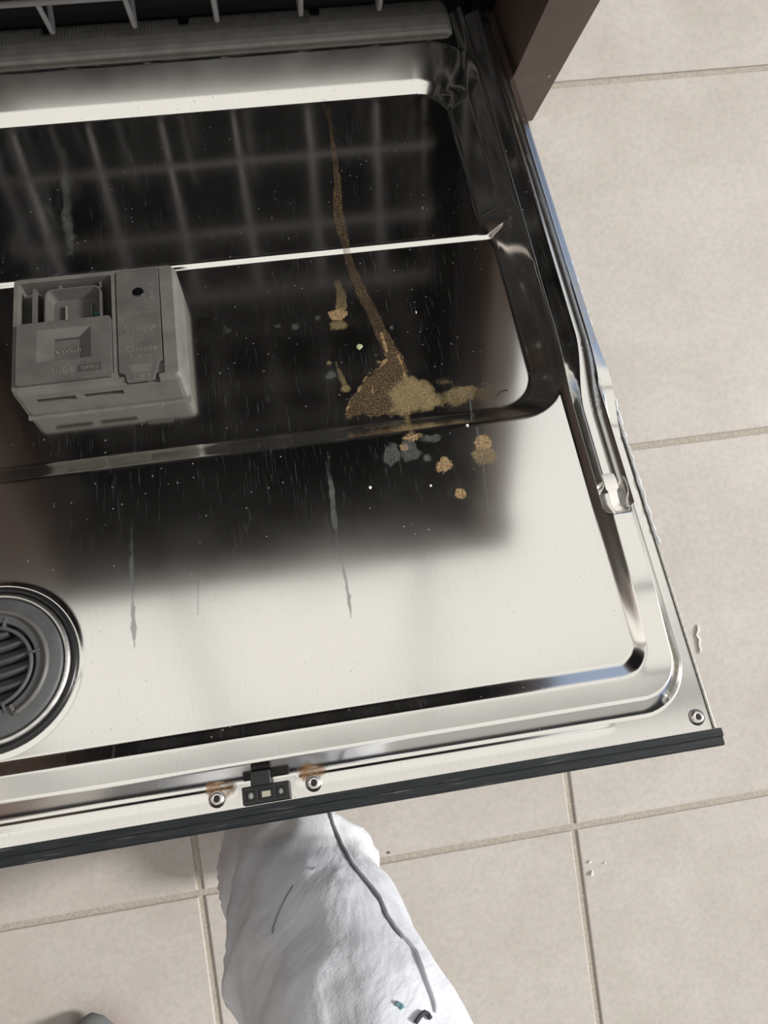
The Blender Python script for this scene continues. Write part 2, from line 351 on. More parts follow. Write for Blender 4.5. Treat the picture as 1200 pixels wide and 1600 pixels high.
# cabinet run
bm = bmesh.new(); box(bm, .3032, .350, -.074, .615, .001, .766)
tag(bmo('cabinet_end_panel', bm, brown, bevel=.0006), 'dark brown laminate end panel beside the open dishwasher', 'cabinet panel')
bm = bmesh.new(); box(bm, -1.5, .37, -.055, .618, .768, .822)
tag(bmo('worktop', bm, counter_m, bevel=.004), 'dark speckled stone worktop over the dishwasher', 'countertop')
cb = empty('base_cabinet', (-.75, .27, 0), 'dark brown base cabinet left of the dishwasher', 'cabinet')
bm = bmesh.new(); box(bm, -.42, .42, -.32, .34, .1, .766); box(bm, -.42, .42, -.27, .34, .001, .1); bmo('body', bm, brown, cb, bevel=.001)
for s in (-1, 1):
    bm = bmesh.new(); box(bm, -.205, .205, -.011, .009, -.32, .32); d = bmo('door', bm, brown, cb, bevel=.002); d.location = (s*.209, -.3325, .435)
    bm = bmesh.new(); tube(bm, bend([(0, 0, -.06), (0, -.03, -.06), (0, -.03, .06), (0, 0, .06)], .01), .005); h = bmo('handle', bm, satin, d, True); h.location = (-s*.17, -.010, .2)

cb2 = empty('pantry_cabinet', (-1.28, -1.45, 0), 'tall dark brown pantry cabinets along the left wall', 'cabinet')
bm = bmesh.new(); box(bm, -.315, .28, -1.2, 1.2, .1, 2.25); box(bm, -.315, .22, -1.2, 1.2, .001, .1); bmo('body', bm, brown, cb2, bevel=.001)
for k in range(4):
    bm = bmesh.new(); box(bm, -.01, .009, -.295, .295, -1.06, 1.06); d = bmo('door', bm, brown, cb2, bevel=.002); d.location = (.2915, -.9+.6*k, 1.175)
    bm = bmesh.new(); tube(bm, bend([(0, 0, -.1), (.03, 0, -.1), (.03, 0, .1), (0, 0, .1)], .01), .005); h = bmo('handle', bm, satin, d, True); h.location = (.009, .25, 0)
# ------------------------------------------------------------------ dishwasher body
dw = empty('dishwasher_tub', (0, .3, 0), 'built-in dishwasher tub under the dark worktop, seen open', 'dishwasher')
def dbox(name, m_, *bs, bevel=0):
    bm = bmesh.new()
    for b in bs: box(bm, b[0], b[1], b[2]-.3, b[3]-.3, b[4], b[5])
    return bmo(name, bm, m_, dw, bevel=bevel)
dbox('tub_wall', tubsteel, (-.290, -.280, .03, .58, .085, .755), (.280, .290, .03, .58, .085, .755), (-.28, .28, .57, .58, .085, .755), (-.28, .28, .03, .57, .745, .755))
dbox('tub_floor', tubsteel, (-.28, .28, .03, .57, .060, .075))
dbox('front_frame', black, (-.3025, -.280, .014, .03, .04, .764), (.280, .3025, .014, .03, .04, .764), (-.28, .28, .014, .03, .728, .764))
dbox('base', black, (-.29, .29, .05, .58, .001, .055))
dbox('kick_plate', black, (-.29, .29, .035, .05, .001, .055))
# racks
def make_rack(name, label, z0, y0, yb, sp, hgt, hx, tines=True):
    r = empty(name, (0, (y0+yb)/2, z0), label, 'dish rack'); cy = (y0+yb)/2
    def wr(nm, pts, rad=.0026, rc=.006):
        bm = bmesh.new(); tube(bm, bend([(p[0], p[1]-cy, p[2]-z0) for p in pts], rc) if len(pts) > 2 else [(p[0], p[1]-cy, p[2]-z0) for p in pts], rad, 8); bmo(nm, bm, wire_m, r, True)
    xs = sp
    for x in xs: wr('wire', [(x, y0, z0+hgt), (x, y0, z0), (x, yb, z0), (x, yb, z0+hgt)], .0026)
    for z, rd in ((z0+.048, .0028), (z0+.125, .003), (z0+hgt, .0034)):
        if z > z0+hgt: continue
        wr('rail', [(-hx, y0-.003, z), (hx, y0-.003, z), (hx, yb, z), (-hx, yb, z), (-hx, y0-.003, z)], rd, .012)
    for y in np.arange(y0+.06, yb-.02, .075): wr('cross_wire', [(-hx, y, z0+hgt), (-hx, y, z0-.004), (hx, y, z0-.004), (hx, y, z0+hgt)], .0024)
    if tines:
        for y in (y0+.10, y0+.22, y0+.34):
            for x in xs[::1]: wr('tine', [(x+.012, y, z0), (x+.012, y+.03, z0+.12)], .002)
    return r
XS = [-.1232-.0755*1, -.1232, -.0496, .0257, .1038, .1784]
make_rack('lower_dish_rack', 'grey coated wire lower dish rack at the mouth of the dishwasher', .1025, -.006, .50, XS, .20, .243)
make_rack('upper_dish_rack', 'grey coated wire upper dish rack high inside the dishwasher tub', .44, .06, .52, XS, .12, .243, False)

# ------------------------------------------------------------------ the open door
door = empty('dishwasher_door', (0, 0, H0), 'open stainless steel dishwasher door with rusty dried splash and grey dispenser', 'dishwasher door', rot=(-AL, 0, 0))
# door space: x = u, y = -v, z = w
du = .001
us = np.concatenate([np.arange(-.2975, .2549, du), np.arange(.2550, .29755, .00036)]); vs = np.arange(-.002, .7025, du)
U, V_ = np.meshgrid(us, vs[::-1])
liner = link('inner_panel', grid_mesh('inner_panel', U, -V_, Hf(U, V_)), steel, door)
liner['label'] = 'pressed stainless steel inner panel with sunken wells'
bm = bmesh.new()
box(bm, -.2990, .2990, -.7080, -.02, -.046, -.030)
for b in ((-.2990, -.2976, -.7080, -.02), (.2976, .2990, -.7080, -.02), (-.2976, .2976, -.7080, -.7027)): box(bm, b[0], b[1], b[2], b[3], -.030, -.0085)
for s in (-1, 1): box(bm, s*.2979, s*.2990, -.7020, -.10, -.0085, -.0030)
bmo('outer_panel', bm, satin, door, bevel=.0004)
# rough glue bead / insulation showing beyond the right edge
bm = bmesh.new(); random.seed(4); pts = []; rs = []
for k in range(70):
    v = .30+.27*k/69; pts.append((.2990+random.uniform(-.0004, .0008), -v, -.003)); rs.append(.0012+random.uniform(-.0008, .0007))
tube(bm, pts, rs, 6); gl = bmo('sealant_bead', bm, mat('sealant', (.55, .56, .58), .5), door, True)
# black strip along the free end
tr = []
prof = [(p[0]+.0022, p[1]-.0018) for p in [(.7000, -.0010), (.7003, .0014), (.7050, .0014), (.7056, -.0002), (.7066, -.0006), (.7100, -.0008), (.7112, -.0018), (.7112, -.0060), (.7085, -.040), (.7000, -.044), (.6995, -.0425), (.7062, -.0415), (.7062, -.004), (.7000, -.003)]]
bm = bmesh.new(); A_ = [bm.verts.new((-.301, -v, w_)) for v, w_ in prof]; B_ = [bm.verts.new((.301, -v, w_)) for v, w_ in prof]
for k in range(len(prof)): bm.faces.new([A_[k], A_[(k+1) % len(prof)], B_[(k+1) % len(prof)], B_[k]])
bm.faces.new(A_); bm.faces.new(B_[::-1]); bmo('edge_trim', bm, blacktrim, door)['label'] = 'black plastic strip along the free edge of the door'
# splash guard strip at the hinge
bm = bmesh.new(); n = 300; rows = []
prof = [(-.024, -.004), (-.020, .0015), (-.012, .0050), (.000, .0075), (.010, .0085), (.017, .0080), (.023, .0066), (.0265, .0045), (.0275, .0015), (.026, -.001)]
X0, X1 = -.250, .250
for i in range(n+1):
    x = X0+(X1-X0)*i/n; rib = .00035*math.cos(i*math.pi)
    notch = any(abs(x-c) < .0052 for c in (-.2545, -.1355, -.0080, .1195))
    row = []
    for (v, w_) in prof:
        vv = max(v, -.0060) if notch else v
        kk = rib*max(0, min(1, (.012-vv)/.012)) if -.018 < v < .02 else 0
        ed = min(x-X0, X1-x); w2 = w_-(.004*(1-min(1, ed/.006))**2)
        row.append(bm.verts.new((x, -(vv), w2+kk+.004)))
    rows.append(row)
for A_, B_ in zip(rows, rows[1:]):
    for k in range(len(prof)-1): bm.faces.new([A_[k], B_[k], B_[k+1], A_[k+1]])
sg = bmo('splash_guard', bm, guard_m, door, False); sg['label'] = 'grey ribbed plastic splash guard along the hinge end'
md = sg.modifiers.new('s', 'SOLIDIFY'); md.thickness = .0015; md.offset = -1

# screws
def screw(u, v, parent, w0):
    bm = bmesh.new(); lathe(bm, [(.0056, 0), (.0055, .0010), (.0047, .0024), (.0032, .0032), (.0020, .0035), (.0018, .0024), (.0001, .0024)], n=24)
    o = bmo('screw', bm, screwm, parent, True); o.location = (u, -v, w0)
    bm = bmesh.new(); st = []
    for k in range(24):
        a = 2*math.pi*k/24; rr = .0015+.00045*math.cos(6*a); st.append((rr*math.cos(a), rr*math.sin(a)))
    prism(bm, st, .0026, .0036); s2 = bmo('star_recess', bm, black, o)
for u, v in ((-.0315, .6943), (.0300, .6943), (.2890, .6930)): screw(u, v, door, float(Hf(u, v))-.0004)
# latch strike
bm = bmesh.new(); box(bm, -.0150, .0150, -.6995, -.6885, -.003, .0030)
stz = Vector((0, -.0020, -.0020))
c = bmesh.new()
st = bmo('latch_strike', bm, black, door, bevel=.0008); cs = []
for x0, x1 in ((-.0128, -.0064), (-.0048, .0040), (.0062, .0122)):
    b = bmesh.new(); box(b, x0, x1, -.6975, -.6912, .0004, .01); cs.append(bmo('c', b, black))
for o in cs: o.parent = door
bpy.context.view_layer.update(); cut(st, cs); st.location = stz
for x, r_ in ((-.0097, .0022), (.0092, .0019)):
    bm = bmesh.new(); lathe(bm, [(r_, 0), (r_*.95, .0008), (r_*.6, .0013), (.0001, .0014)], n=14); o = bmo('insert', bm, mat('insert_grey', (.25, .25, .24), .5), st, True); o.location = (x, -.6942, .0004)
bm = bmesh.new(); box(bm, -.0030, .0030, -.6962, -.6925, .0004, .0022); bmo('insert', bm, pale, st, bevel=.0004)
bm = bmesh.new(); box(bm, -.0085, .0040, -.6892, -.6805, .0015, .0086); bmo('latch_slot', bm, black, st, bevel=.0006)

# spring clip at the end of the side slot
bm = bmesh.new()
def plate(bm, cl, th=.0006):
    a = []
    for (u, v, w_, hw, tw) in cl:
        a.append([bm.verts.new((u-hw, -v, w_)), bm.verts.new((u+hw, -v, w_+tw)), bm.verts.new((u+hw, -v, w_+tw-th)), bm.verts.new((u-hw, -v, w_-th))])
    for A_, B_ in zip(a, a[1:]):
        for k in range(4): bm.faces.new([A_[k], A_[(k+1) % 4], B_[(k+1) % 4], B_[k]])
    bm.faces.new(a[0][::-1]); bm.faces.new(a[-1])
p0 = [(.2722, .5130, .0062, .0030, 0), (.2722, .5150, .0075, .0047, 0), (.2722, .5200, .0085, .0049, 0), (.2724, .5260, .0076, .0048, 0), (.2726, .5275, .0062, .0034, 0), (.2730, .5320, .0040, .0033, 0), (.2740, .5380, .0018, .0036, 0), (.2760, .5420, .0020, .0040, 0), (.2770, .5450, .0060, .0044, 0)]
plate(bm, p0)
cp = bmo('spring_clip', bm, mat('clip_steel', (.70, .68, .64), .5, .3), door, bevel=.0003); cp['label'] = 'pale bent metal clip at the end of the side slot'

# vent
vt = empty('vent', (VC[0], -VC[1], 0), 'round charcoal plastic vent cap with slatted centre and black ring', None, parent=door); 
Rv = lambda r: r
bm = bmesh.new(); lathe(bm, [(.0555, .0002), (.0553, .0018), (.0540, .0028), (.0525, .0028), (.0515, .0016), (.0512, -.002)], n=96); bmo('seal_ring', bm, rubber, vt, True)
bm = bmesh.new(); lathe(bm, [(.0512, .0008), (.0505, .0030), (.0492, .0038), (.0478, .0038), (.0470, .0026), (.0468, 0)], n=96); bmo('steel_ring', bm, satin, vt, True)
bm = bmesh.new(); lathe(bm, [(.0468, .0010), (.0462, .0046), (.0450, .0052), (.0305, .0060), (.0296, .0058), (.0296, -.003)], n=96); bmo('cap', bm, vent_m, vt, True)
bm = bmesh.new(); lathe(bm, [(.0310, -.0035), (.0001, -.0035)], n=48); bmo('duct', bm, black, vt)
bm = bmesh.new(); lathe(bm, [(.0276, -.001), (.0276, .0052), (.0270, .0058), (.0256, .0058), (.0250, .0052), (.0250, -.001)], n=96); bmo('grille_ring', bm, vent_m, vt, True)
for k in range(-3, 3):                       # slats of the grille
    y = k*.0089+.0040; hw = math.sqrt(max(.0254**2-(y)**2, 0))
    bm = bmesh.new(); n = 14; R_ = []
    for i in range(n+1):
        x = -hw+2*hw*i/n; sag = .0022*(x/.025)**2
        R_.append([bm.verts.new((x, y+sag+a, b)) for a, b in ((-.0034, -.0010), (-.0030, .0034), (-.0022, .0044), (-.0010, .0040), (.0036, -.0012))])
    for A_, B_ in zip(R_, R_[1:]):
        for q in range(5): bm.faces.new([A_[q], A_[(q+1) % 5], B_[(q+1) % 5], B_[q]])
    bm.faces.new(R_[0]); bm.faces.new(R_[-1][::-1]); o = bmo('slat', bm, vent_m, vt); o.rotation_euler = (0, 0, math.radians(6))
for a in (math.radians(12), math.radians(72), math.radians(200), math.radians(290)):
    bm = bmesh.new(); box(bm, .0268, .0335, -.0008, .0008, .0005, .0068); o = bmo('spoke', bm, vent_m, vt, bevel=.0002); o.rotation_euler = (0, 0, a)
bm = bmesh.new(); lathe(bm, [(.0385, .0050), (.0382, .0074), (.0372, .0082), (.0358, .0080), (.0350, .0066), (.0348, .0050)], n=48, a0=math.radians(-62), a1=math.radians(82)); bmo('grip_arc', bm, grey, vt, True)
for a, r0 in ((-62, .0305), (82, .033)):
    bm = bmesh.new(); ar = math.radians(a); box(bm, r0, .0382, -.0012, .0012, .0045, .0078); o = bmo('grip_end', bm, grey, vt, bevel=.0006); o.rotation_euler = (0, 0, ar)
bm = bmesh.new(); box(bm, -.006, .0035, .0345, .0378, .0045, .0064); bmo('cap_slot', bm, black, vt, bevel=.0004)

# ------------------------------------------------------------------ detergent dispenser
WT = .006
def zp(x, y, w_=WT): return atw(x/3.75, 400+y/3.75, w_)
dp = empty('detergent_dispenser', (0, 0, 0), 'grey plastic detergent dispenser with sliding cover and rinse lid', None, parent=door)
def poly(pts, w_=WT): return [zp(x, y, w_) for x, y in pts]
body_top = [zp(84, 150), zp(975, 60), (zp(1012, 690)[0]+.0005, zp(70, 800)[1]-.001), zp(70, 800)]
x0, x1 = -.1600, -.0352; y1, y0 = -.2780, -.3830
tp = rrect(x0, x1, y0, y1, .003, 3); bt = rrect(x0-.001, x1+.0035, y0-.0035, y1+.001, .006, 3)
bm = bmesh.new(); 
a = [bm.verts.new((p[0], p[1], LO_F-.002)) for p in bt]; b = [bm.verts.new((p[0], p[1], WT-.004)) for p in rrect(x0-.0006, x1+.0030, y0-.0024, y1+.0006, .005, 3)]; c_ = [bm.verts.new((p[0], p[1], WT)) for p in tp]
nn = len(a); bm.faces.new(a[::-1]); bm.faces.new(c_)
for P_, Q_ in ((a, b), (b, c_)):
    for i in range(nn): bm.faces.new([P_[i], P_[(i+1) % nn], Q_[(i+1) % nn], Q_[i]])
body = bmo('housing', bm, grey_side, dp)
cs = []
def cutter(fn):
    b = bmesh.new(); fn(b); o = bmo('c', b, grey_d, dp); cs.append(o)
bayx0, bayx1 = x0+.0035, zp(655, 300)[0]
cutter(lambda b: prism(b, rrect(bayx0, bayx1, -.3770, -.2820, .002, 3), WT-.0145, WT+.01))
lidx0, lidx1 = zp(688, 400)[0], zp(945, 400)[0]
cutter(lambda b: prism(b, rrect(lidx0-.0007, lidx1+.0007, -.3810, -.2795, .0012, 2), WT-.0030, WT+.01))
cutter(lambda b: box(b, lidx0+.004, lidx1-.004, -.3920, -.3780, WT-.006, WT+.01))
for (xa, xb) in ((x0+.014, x0+.044), (x0+.050, x0+.080)):
    cutter(lambda b: box(b, xa, xb, -.40, -.3800, -.0095, -.0040))
bpy.context.view_layer.update(); cut(body, cs)
# sliding cover
cx0, cx1 = x0+.0040, bayx1-.0006; cyb, cyt = -.3800, -.3240
bm = bmesh.new(); prism(bm, rrect(cx0, cx1, cyb, cyt, .002, 3), WT-.0045, WT+.0030)
cover = bmo('slide_cover', bm, grey, dp)
rx0, rx1, ry0, ry1 = cx0+.0150, cx1-.0150, cyb+.0190, cyt-.0075
def dish(b):
    pts = [(rx0, ry0), (rx1, ry0), (rx1, ry1), (rx0, ry1)]; inn = [(rx0+.0125, ry0+.001), (rx1-.010, ry0+.001), (rx1-.010, ry1-.0065), (rx0+.0125, ry1-.0065)]
    s = .001/.0042
    prism(b, inn, WT-.0012, WT+.0031, pts)
b = bmesh.new(); dish(b); c1_ = bmo('c', b, grey, dp)
b = bmesh.new(); bx = (cx0+.0460, cx0+.0635, cyb+.0065, cyb+.0128); box(b, bx[0], bx[1], bx[2], bx[3], WT+.0024, WT+.01); c2_ = bmo('c', b, grey, dp)
bpy.context.view_layer.update(); cut(cover, [c1_, c2_])
bm = bmesh.new(); box(bm, bx[0]+.0006, bx[1]-.0006, bx[2]+.0006, bx[3]-.0006, WT+.0020, WT+.0030); bmo('open_button', bm, grey_d, dp, bevel=.0002)
text('lettering', 'OPEN', .0043, grey_txt, dp, ((bx[0]+bx[1])/2, (bx[2]+bx[3])/2, WT+.0031), squash=1.15, depth=.00015)
text('lettering', 'SLIDE', .0066, grey_txt, dp, (cx0+.0345, cyb+.0092, WT+.0031), squash=1.05, depth=.0002)
text('lettering', 'preWash', .0058, grey_txt, dp, ((rx0+rx1)/2-.001, ry0+.0105, WT-.0010), squash=1.2, depth=.0003)
# inside the bay
bm = bmesh.new(); box(bm, bayx0+.0005, bayx1-.0005, -.3770, -.2830, WT-.0150, WT-.0143); bmo('bay_floor', bm, grey_d, dp)
bm = bmesh.new(); prism(bm, rrect(bayx0+.0105, bayx0+.0135, -.330, -.2865, .001, 2), WT-.0143, WT-.0015); bmo('rail', bm, grey, dp)
ux0, ux1, uy0, uy1 = bayx0+.0200, bayx1-.0085, -.340, -.2895
bm = bmesh.new(); O1 = rrect(ux0, ux1, uy0, uy1, .006, 5); O2 = rrect(ux0+.0013, ux1-.0013, uy0+.0013, uy1-.0013, .005, 5); O3 = rrect(ux0+.004, ux1-.003, uy0+.003, uy1-.004, .005, 5)
Ls = [[bm.verts.new((p[0], p[1], z)) for p in pl] for pl, z in ((O1, WT-.0143), (O1, WT-.0012), (O2, WT-.0012), (O3, WT-.0115))]
for P_, Q_ in zip(Ls, Ls[1:]):
    for i in range(len(O1)): bm.faces.new([P_[i], P_[(i+1) % len(O1)], Q_[(i+1) % len(O1)], Q_[i]])
bm.faces.new(Ls[-1]); bmo('detergent_cup', bm, grey, dp)
for fx in (.32, .78):
    x = ux0+(ux1-ux0)*fx; bm = bmesh.new(); box(bm, x-.0005, x+.0005, uy0+.004, uy1-.011, WT-.0115, WT-.0085); o = bmo('cup_rib', bm, grey_txt, dp, bevel=.0002)
bm = bmesh.new(); box(bm, ux0+.012, ux1-.010, -.3135, -.3131, WT-.0115, WT-.0110); bmo('fill_line', bm, grey_txt, dp)
bm = bmesh.new(); box(bm, ux1-.0105, ux1-.0045, -.3105, -.3088, WT-.0115, WT-.0108); bmo('detergent_trace', bm, mat('teal_residue', (.05, .16, .17), .6), dp)['label'] = 'teal smear of old detergent'
for x in (bayx0+.030, bayx0+.062):
    bm = bmesh.new(); box(bm, x, x+.002, -.2895, -.2835, WT-.0143, WT-.0045); bmo('rail', bm, grey, dp)
# rinse-aid lid
bm = bmesh.new(); pts = [(lidx0, -.3772), (lidx0+.0045, -.3790), (lidx0+.0055, -.3850), (lidx1-.0075, -.3850), (lidx1-.0060, -.3790), (lidx1-.0035, -.3700), (lidx1-.0005, -.3690), (lidx1, -.2805), (lidx0, -.2805)]
prism(bm, pts, WT-.0028, WT+.0008); lid = bmo('rinse_lid', bm, grey, dp, bevel=.0003); lx = (lidx0+lidx1)/2; LZ = WT+.0009
bm = bmesh.new(); lathe(bm, [(.0001, .0007), (.0034, .0006), (.0044, .0002), (.0047, -.0003)], n=28); o = bmo('level_window', bm, mat('window_gloss', (.004, .004, .005), .06), dp, True); o.location = (zp(810, 215)[0], zp(810, 215)[1], LZ)
for i, (t_, sz, dy, sq) in enumerate((('recommends', .0050, 335, 1.05), ('with', .0036, 368, 1.1), ('Cascade', .0072, 420, 1.05), ('COMPLETE', .0034, 447, 1.2), ('and', .0040, 492, 1.1), ('Cascade', .0072, 545, 1.05), ('Rinse Aid', .0040, 585, 1.1), ('LIFT', .0064, 712, 1.15))):
    p = zp(818+i*2.2, dy); text('lettering', t_, sz, grey_txt, dp, (lx+.0002, p[1], LZ), rot=.0, squash=sq, depth=.00018)
for k in range(5):
    p = zp(830, 640+k*9); bm = bmesh.new(); tube(bm, [(lx-.0095+.0006*k, p[1], LZ), (lx+.0085, p[1], LZ)], .0003, 6); bmo('grip_line', bm, grey_txt, dp)
for k, (x, y) in enumerate(((888, 172), (884, 215), (890, 250))):
    p = zp(x, y); bm = bmesh.new(); n = 12; tube(bm, [(p[0]+.0017*math.cos(math.radians(40+280*i/n)), p[1]+.0017*math.sin(math.radians(40+280*i/n)), LZ) for i in range(n+1)], .00025, 5); bmo('level_mark', bm, grey_txt, dp)
# front face trim line
bm = bmesh.new(); box(bm, x0+.0005, x1+.0035, y0-.0058, y0-.0005, LO_F-.001, LO_F+.0012); bmo('base_flange', bm, grey_side, dp, bevel=.0004)

# ------------------------------------------------------------------ dried residue on the steel
def stain_mat(name, c1, c2, amax=1., rough=.8, scale=700, lo=.25, hi=.75, clump=90, cs=(.35, .62)):
    mm = mat(name, c1, rough, 0, .3); at_ = N(mm, 'ShaderNodeAttribute', attribute_name='residue')
    n1 = N(mm, 'ShaderNodeTexNoise', Scale=float(scale), Detail=4.); L(mm, objco(mm), n1.inputs['Vector'])
    n2 = N(mm, 'ShaderNodeTexNoise', Scale=float(clump), Detail=5., Roughness=.65); L(mm, objco(mm), n2.inputs['Vector'])
    s_ = math_(mm, 'ADD', math_(mm, 'MULTIPLY', n1.outputs['Fac'], .55), math_(mm, 'MULTIPLY', n2.outputs['Fac'], .9))     # about .72 mean
    f = math_(mm, 'ADD', math_(mm, 'SUBTRACT', s_, .72), math_(mm, 'SUBTRACT', at_.outputs['Fac'], .5))
    al_ = ramp(mm, math_(mm, 'ADD', f, .5), [(lo, 0), (hi, amax)])
    al_ = math_(mm, 'MULTIPLY', al_, ramp(mm, at_.outputs['Fac'], [(.02, 0), (.5, 1)]))
    col = ramp(mm, n1.outputs['Fac'], [(cs[0], c1), (cs[1], c2)])
    L(mm, col, BS(mm).inputs['Base Color'])
    tr_ = N(mm, 'ShaderNodeBsdfTransparent'); mx = N(mm, 'ShaderNodeMixShader'); L(mm, al_, mx.inputs[0]); L(mm, tr_.outputs[0], mx.inputs[1]); L(mm, BS(mm).outputs[0], mx.inputs[2])
    L(mm, mx.outputs[0], mm.node_tree.nodes['Material Output'].inputs['Surface'])
    bumpit(mm, n1.outputs['Fac'], .6, .0005); return mm
rust = stain_mat('dried_rusty_residue', (.13, .08, .035), (.36, .25, .13), .88)
rustdark = stain_mat('dark_speckled_residue', (.024, .019, .012), (.36, .22, .10), .68, lo=.2, hi=.9, scale=1000, clump=75, cs=(.47, .70))
tan = stain_mat('tan_residue', (.17, .13, .062), (.30, .225, .115), .72, lo=.12, hi=1.15, clump=70)
film = stain_mat('grey_lime_film', (.13, .14, .14), (.19, .20, .19), .42, lo=.25, hi=1.1, clump=60)
PN = 0
def vnoise(x, y, s, seed):
    out = np.zeros(x.shape); r = np.random.RandomState(seed); amp = 1.
    for o_ in range(3):
        gx, gy = x/s, y/s; ix, iy = np.floor(gx).astype(int), np.floor(gy).astype(int); fx, fy = sstep(gx-ix), sstep(gy-iy)
        tb = r.rand(97, 89); gt = lambda a, b: tb[a % 97, b % 89]
        out += amp*((gt(ix, iy)*(1-fx)+gt(ix+1, iy)*fx)*(1-fy)+(gt(ix, iy+1)*(1-fx)+gt(ix+1, iy+1)*fx)*fy-.5); amp *= .5; s = s/2.1
    return out
def patch(name, material, shapes, label=None, step=.0006, rag=.0016, soft=.0016, seed=1):
    """shapes: ('blob', px, py, rx, ry, dens) | ('line', [(px,py,halfwidth,dens)...]) | ('poly', [(px,py)...], dens), sizes in photo points"""
    k = 1/2150.
    U0 = []; prim = []
    for s in shapes:
        if s[0] == 'blob':
            u, v = at(s[1], s[2]); prim.append(('b', u, v, s[3]*k, s[4]*k, s[5])); U0 += [(u-s[3]*k, v-s[4]*k), (u+s[3]*k, v+s[4]*k)]
        elif s[0] == 'line':
            l = [(*at(p[0], p[1]), p[2]*k, p[3]) for p in s[1]]; prim.append(('l', l)); U0 += [(p[0]-p[2], p[1]) for p in l]+[(p[0]+p[2], p[1]) for p in l]
        else:
            l = [at(*p) for p in s[1]]; prim.append(('p', l, s[2])); U0 += l
    U0 = np.array(U0); mg = .004
    uu = np.arange(U0[:, 0].min()-mg, U0[:, 0].max()+mg, step); vv = np.arange(U0[:, 1].min()-mg, U0[:, 1].max()+mg, step)[::-1]
    X, Y = np.meshgrid(uu, vv); wob = vnoise(X, Y, .006, seed)*rag*1.6; D = np.zeros(X.shape)
    for p in prim:
        if p[0] == 'b':
            d = (np.hypot((X-p[1])/p[3], (Y-p[2])/p[4])-1)*min(p[3], p[4]); D = np.maximum(D, p[5]*sstep(.5-(d+wob*min(1, p[3]/.006))/soft))
        elif p[0] == 'l':
            for a, b in zip(p[1], p[1][1:]):
                ax, ay, ar, ad_ = a; bx_, by_, br, bd = b; dx, dy = bx_-ax, by_-ay; L2 = dx*dx+dy*dy+1e-12
                t = np.clip(((X-ax)*dx+(Y-ay)*dy)/L2, 0, 1); d = np.hypot(X-ax-t*dx, Y-ay-t*dy)-(ar+(br-ar)*t)
                D = np.maximum(D, (ad_+(bd-ad_)*t)*sstep(.5-(d+wob*.6)/soft))
        else:
            ins = np.zeros(X.shape, bool); dm = np.full(X.shape, 9.); pl = p[1]
            for a, b in zip(pl, pl[1:]+pl[:1]):
                dx, dy = b[0]-a[0], b[1]-a[1]; t = np.clip(((X-a[0])*dx+(Y-a[1])*dy)/(dx*dx+dy*dy+1e-12), 0, 1)
                dm = np.minimum(dm, np.hypot(X-a[0]-t*dx, Y-a[1]-t*dy))
                cr = ((a[1] > Y) != (b[1] > Y)) & (X < dx*(Y-a[1])/(dy if abs(dy) > 1e-9 else 1e-9)+a[0]); ins ^= cr
            d = np.where(ins, -dm, dm); D = np.maximum(D, p[2]*sstep(.5-(d+wob)/soft))
    F = (D[:-1, :-1]+D[1:, 1:]+D[1:, :-1]+D[:-1, 1:]) > .02
    global PN; PN += 1
    me = grid_mesh(name, X, -Y, Hf(X, Y)+.00018+PN*.000012, F, {'residue': D})
    o = link(name, me, material, door)
    if label: o['label'] = label
    return o
streak = [(508, 162, 10, .25), (513, 175, 8, .45), (517, 195, 4, .42), (519, 215, 5, .50), (521, 240, 5, .52), (525, 262, 6, .50), (528, 290, 8, .62), (527, 320, 10, .55), (530, 345, 11, .60), (535, 365, 10, .56), (541, 388, 8, .50), (546, 410, 9, .52), (556, 435, 10, .55), (566, 460, 11, .60), (579, 482, 11, .55), (590, 508, 11, .62), (601, 530, 12, .72), (613, 552, 13, .72)]
patch('residue_streak', rustdark, [('line', streak)], 'thin rusty brown run down the inner panel', rag=.0012, soft=.0022, seed=5)
splash = [(600, 552), (612, 545), (626, 556), (634, 575), (637, 590), (650, 592), (650, 646), (600, 650), (545, 652), (541, 640), (550, 622), (562, 612), (562, 602), (575, 585), (590, 578), (603, 565)]
patch('residue_splash', rustdark, [('poly', splash, .82)], 'dark brown speckled dried splash', rag=.0036, soft=.0026, seed=8)
edge = [(p[0], p[1], 1.4, .7) for p in [(604, 540), (603, 562), (592, 576), (577, 584), (566, 598), (560, 612), (548, 624), (542, 642)]]
patch('residue_rim', rust, [('line', edge), ('line', [(622, 556, 2, .8), (630, 575, 2.5, .8), (634, 592, 3, .7)]), ('line', [(580, 600, 2, .6), (583, 612, 2, .7)]), ('line', [(596, 520, 3, .6), (604, 548, 3.5, .8)])], 'bright rusty rim of the splash', rag=.0026, soft=.0016, seed=9)
patch('residue_cloud', tan, [('poly', [(618, 600), (634, 590), (655, 595), (672, 604), (684, 618), (684, 632), (672, 640), (630, 646), (612, 640), (608, 618)], .95), ('poly', [(694, 615), (712, 604), (738, 603), (748, 615), (740, 627), (715, 634), (696, 637)], .62), ('poly', [(735, 603), (775, 606), (790, 618), (770, 626), (736, 630)], .36), ('blob', 697, 597, 10, 5, .5), ('blob', 688, 625, 16, 12, .5)], 'pale tan cloudy part of the splash', rag=.0034, soft=.0080, seed=12)
patch('residue_drip_and_reflection', tan, [('blob', 600, 664, 40, 8, .38), ('line', [(636, 652, 6, .5), (640, 668, 4, .5), (642, 680, 5, .6)])], rag=.002, soft=.004, seed=13)  # line is the real drip; wide blob is a painted reflection of the splash
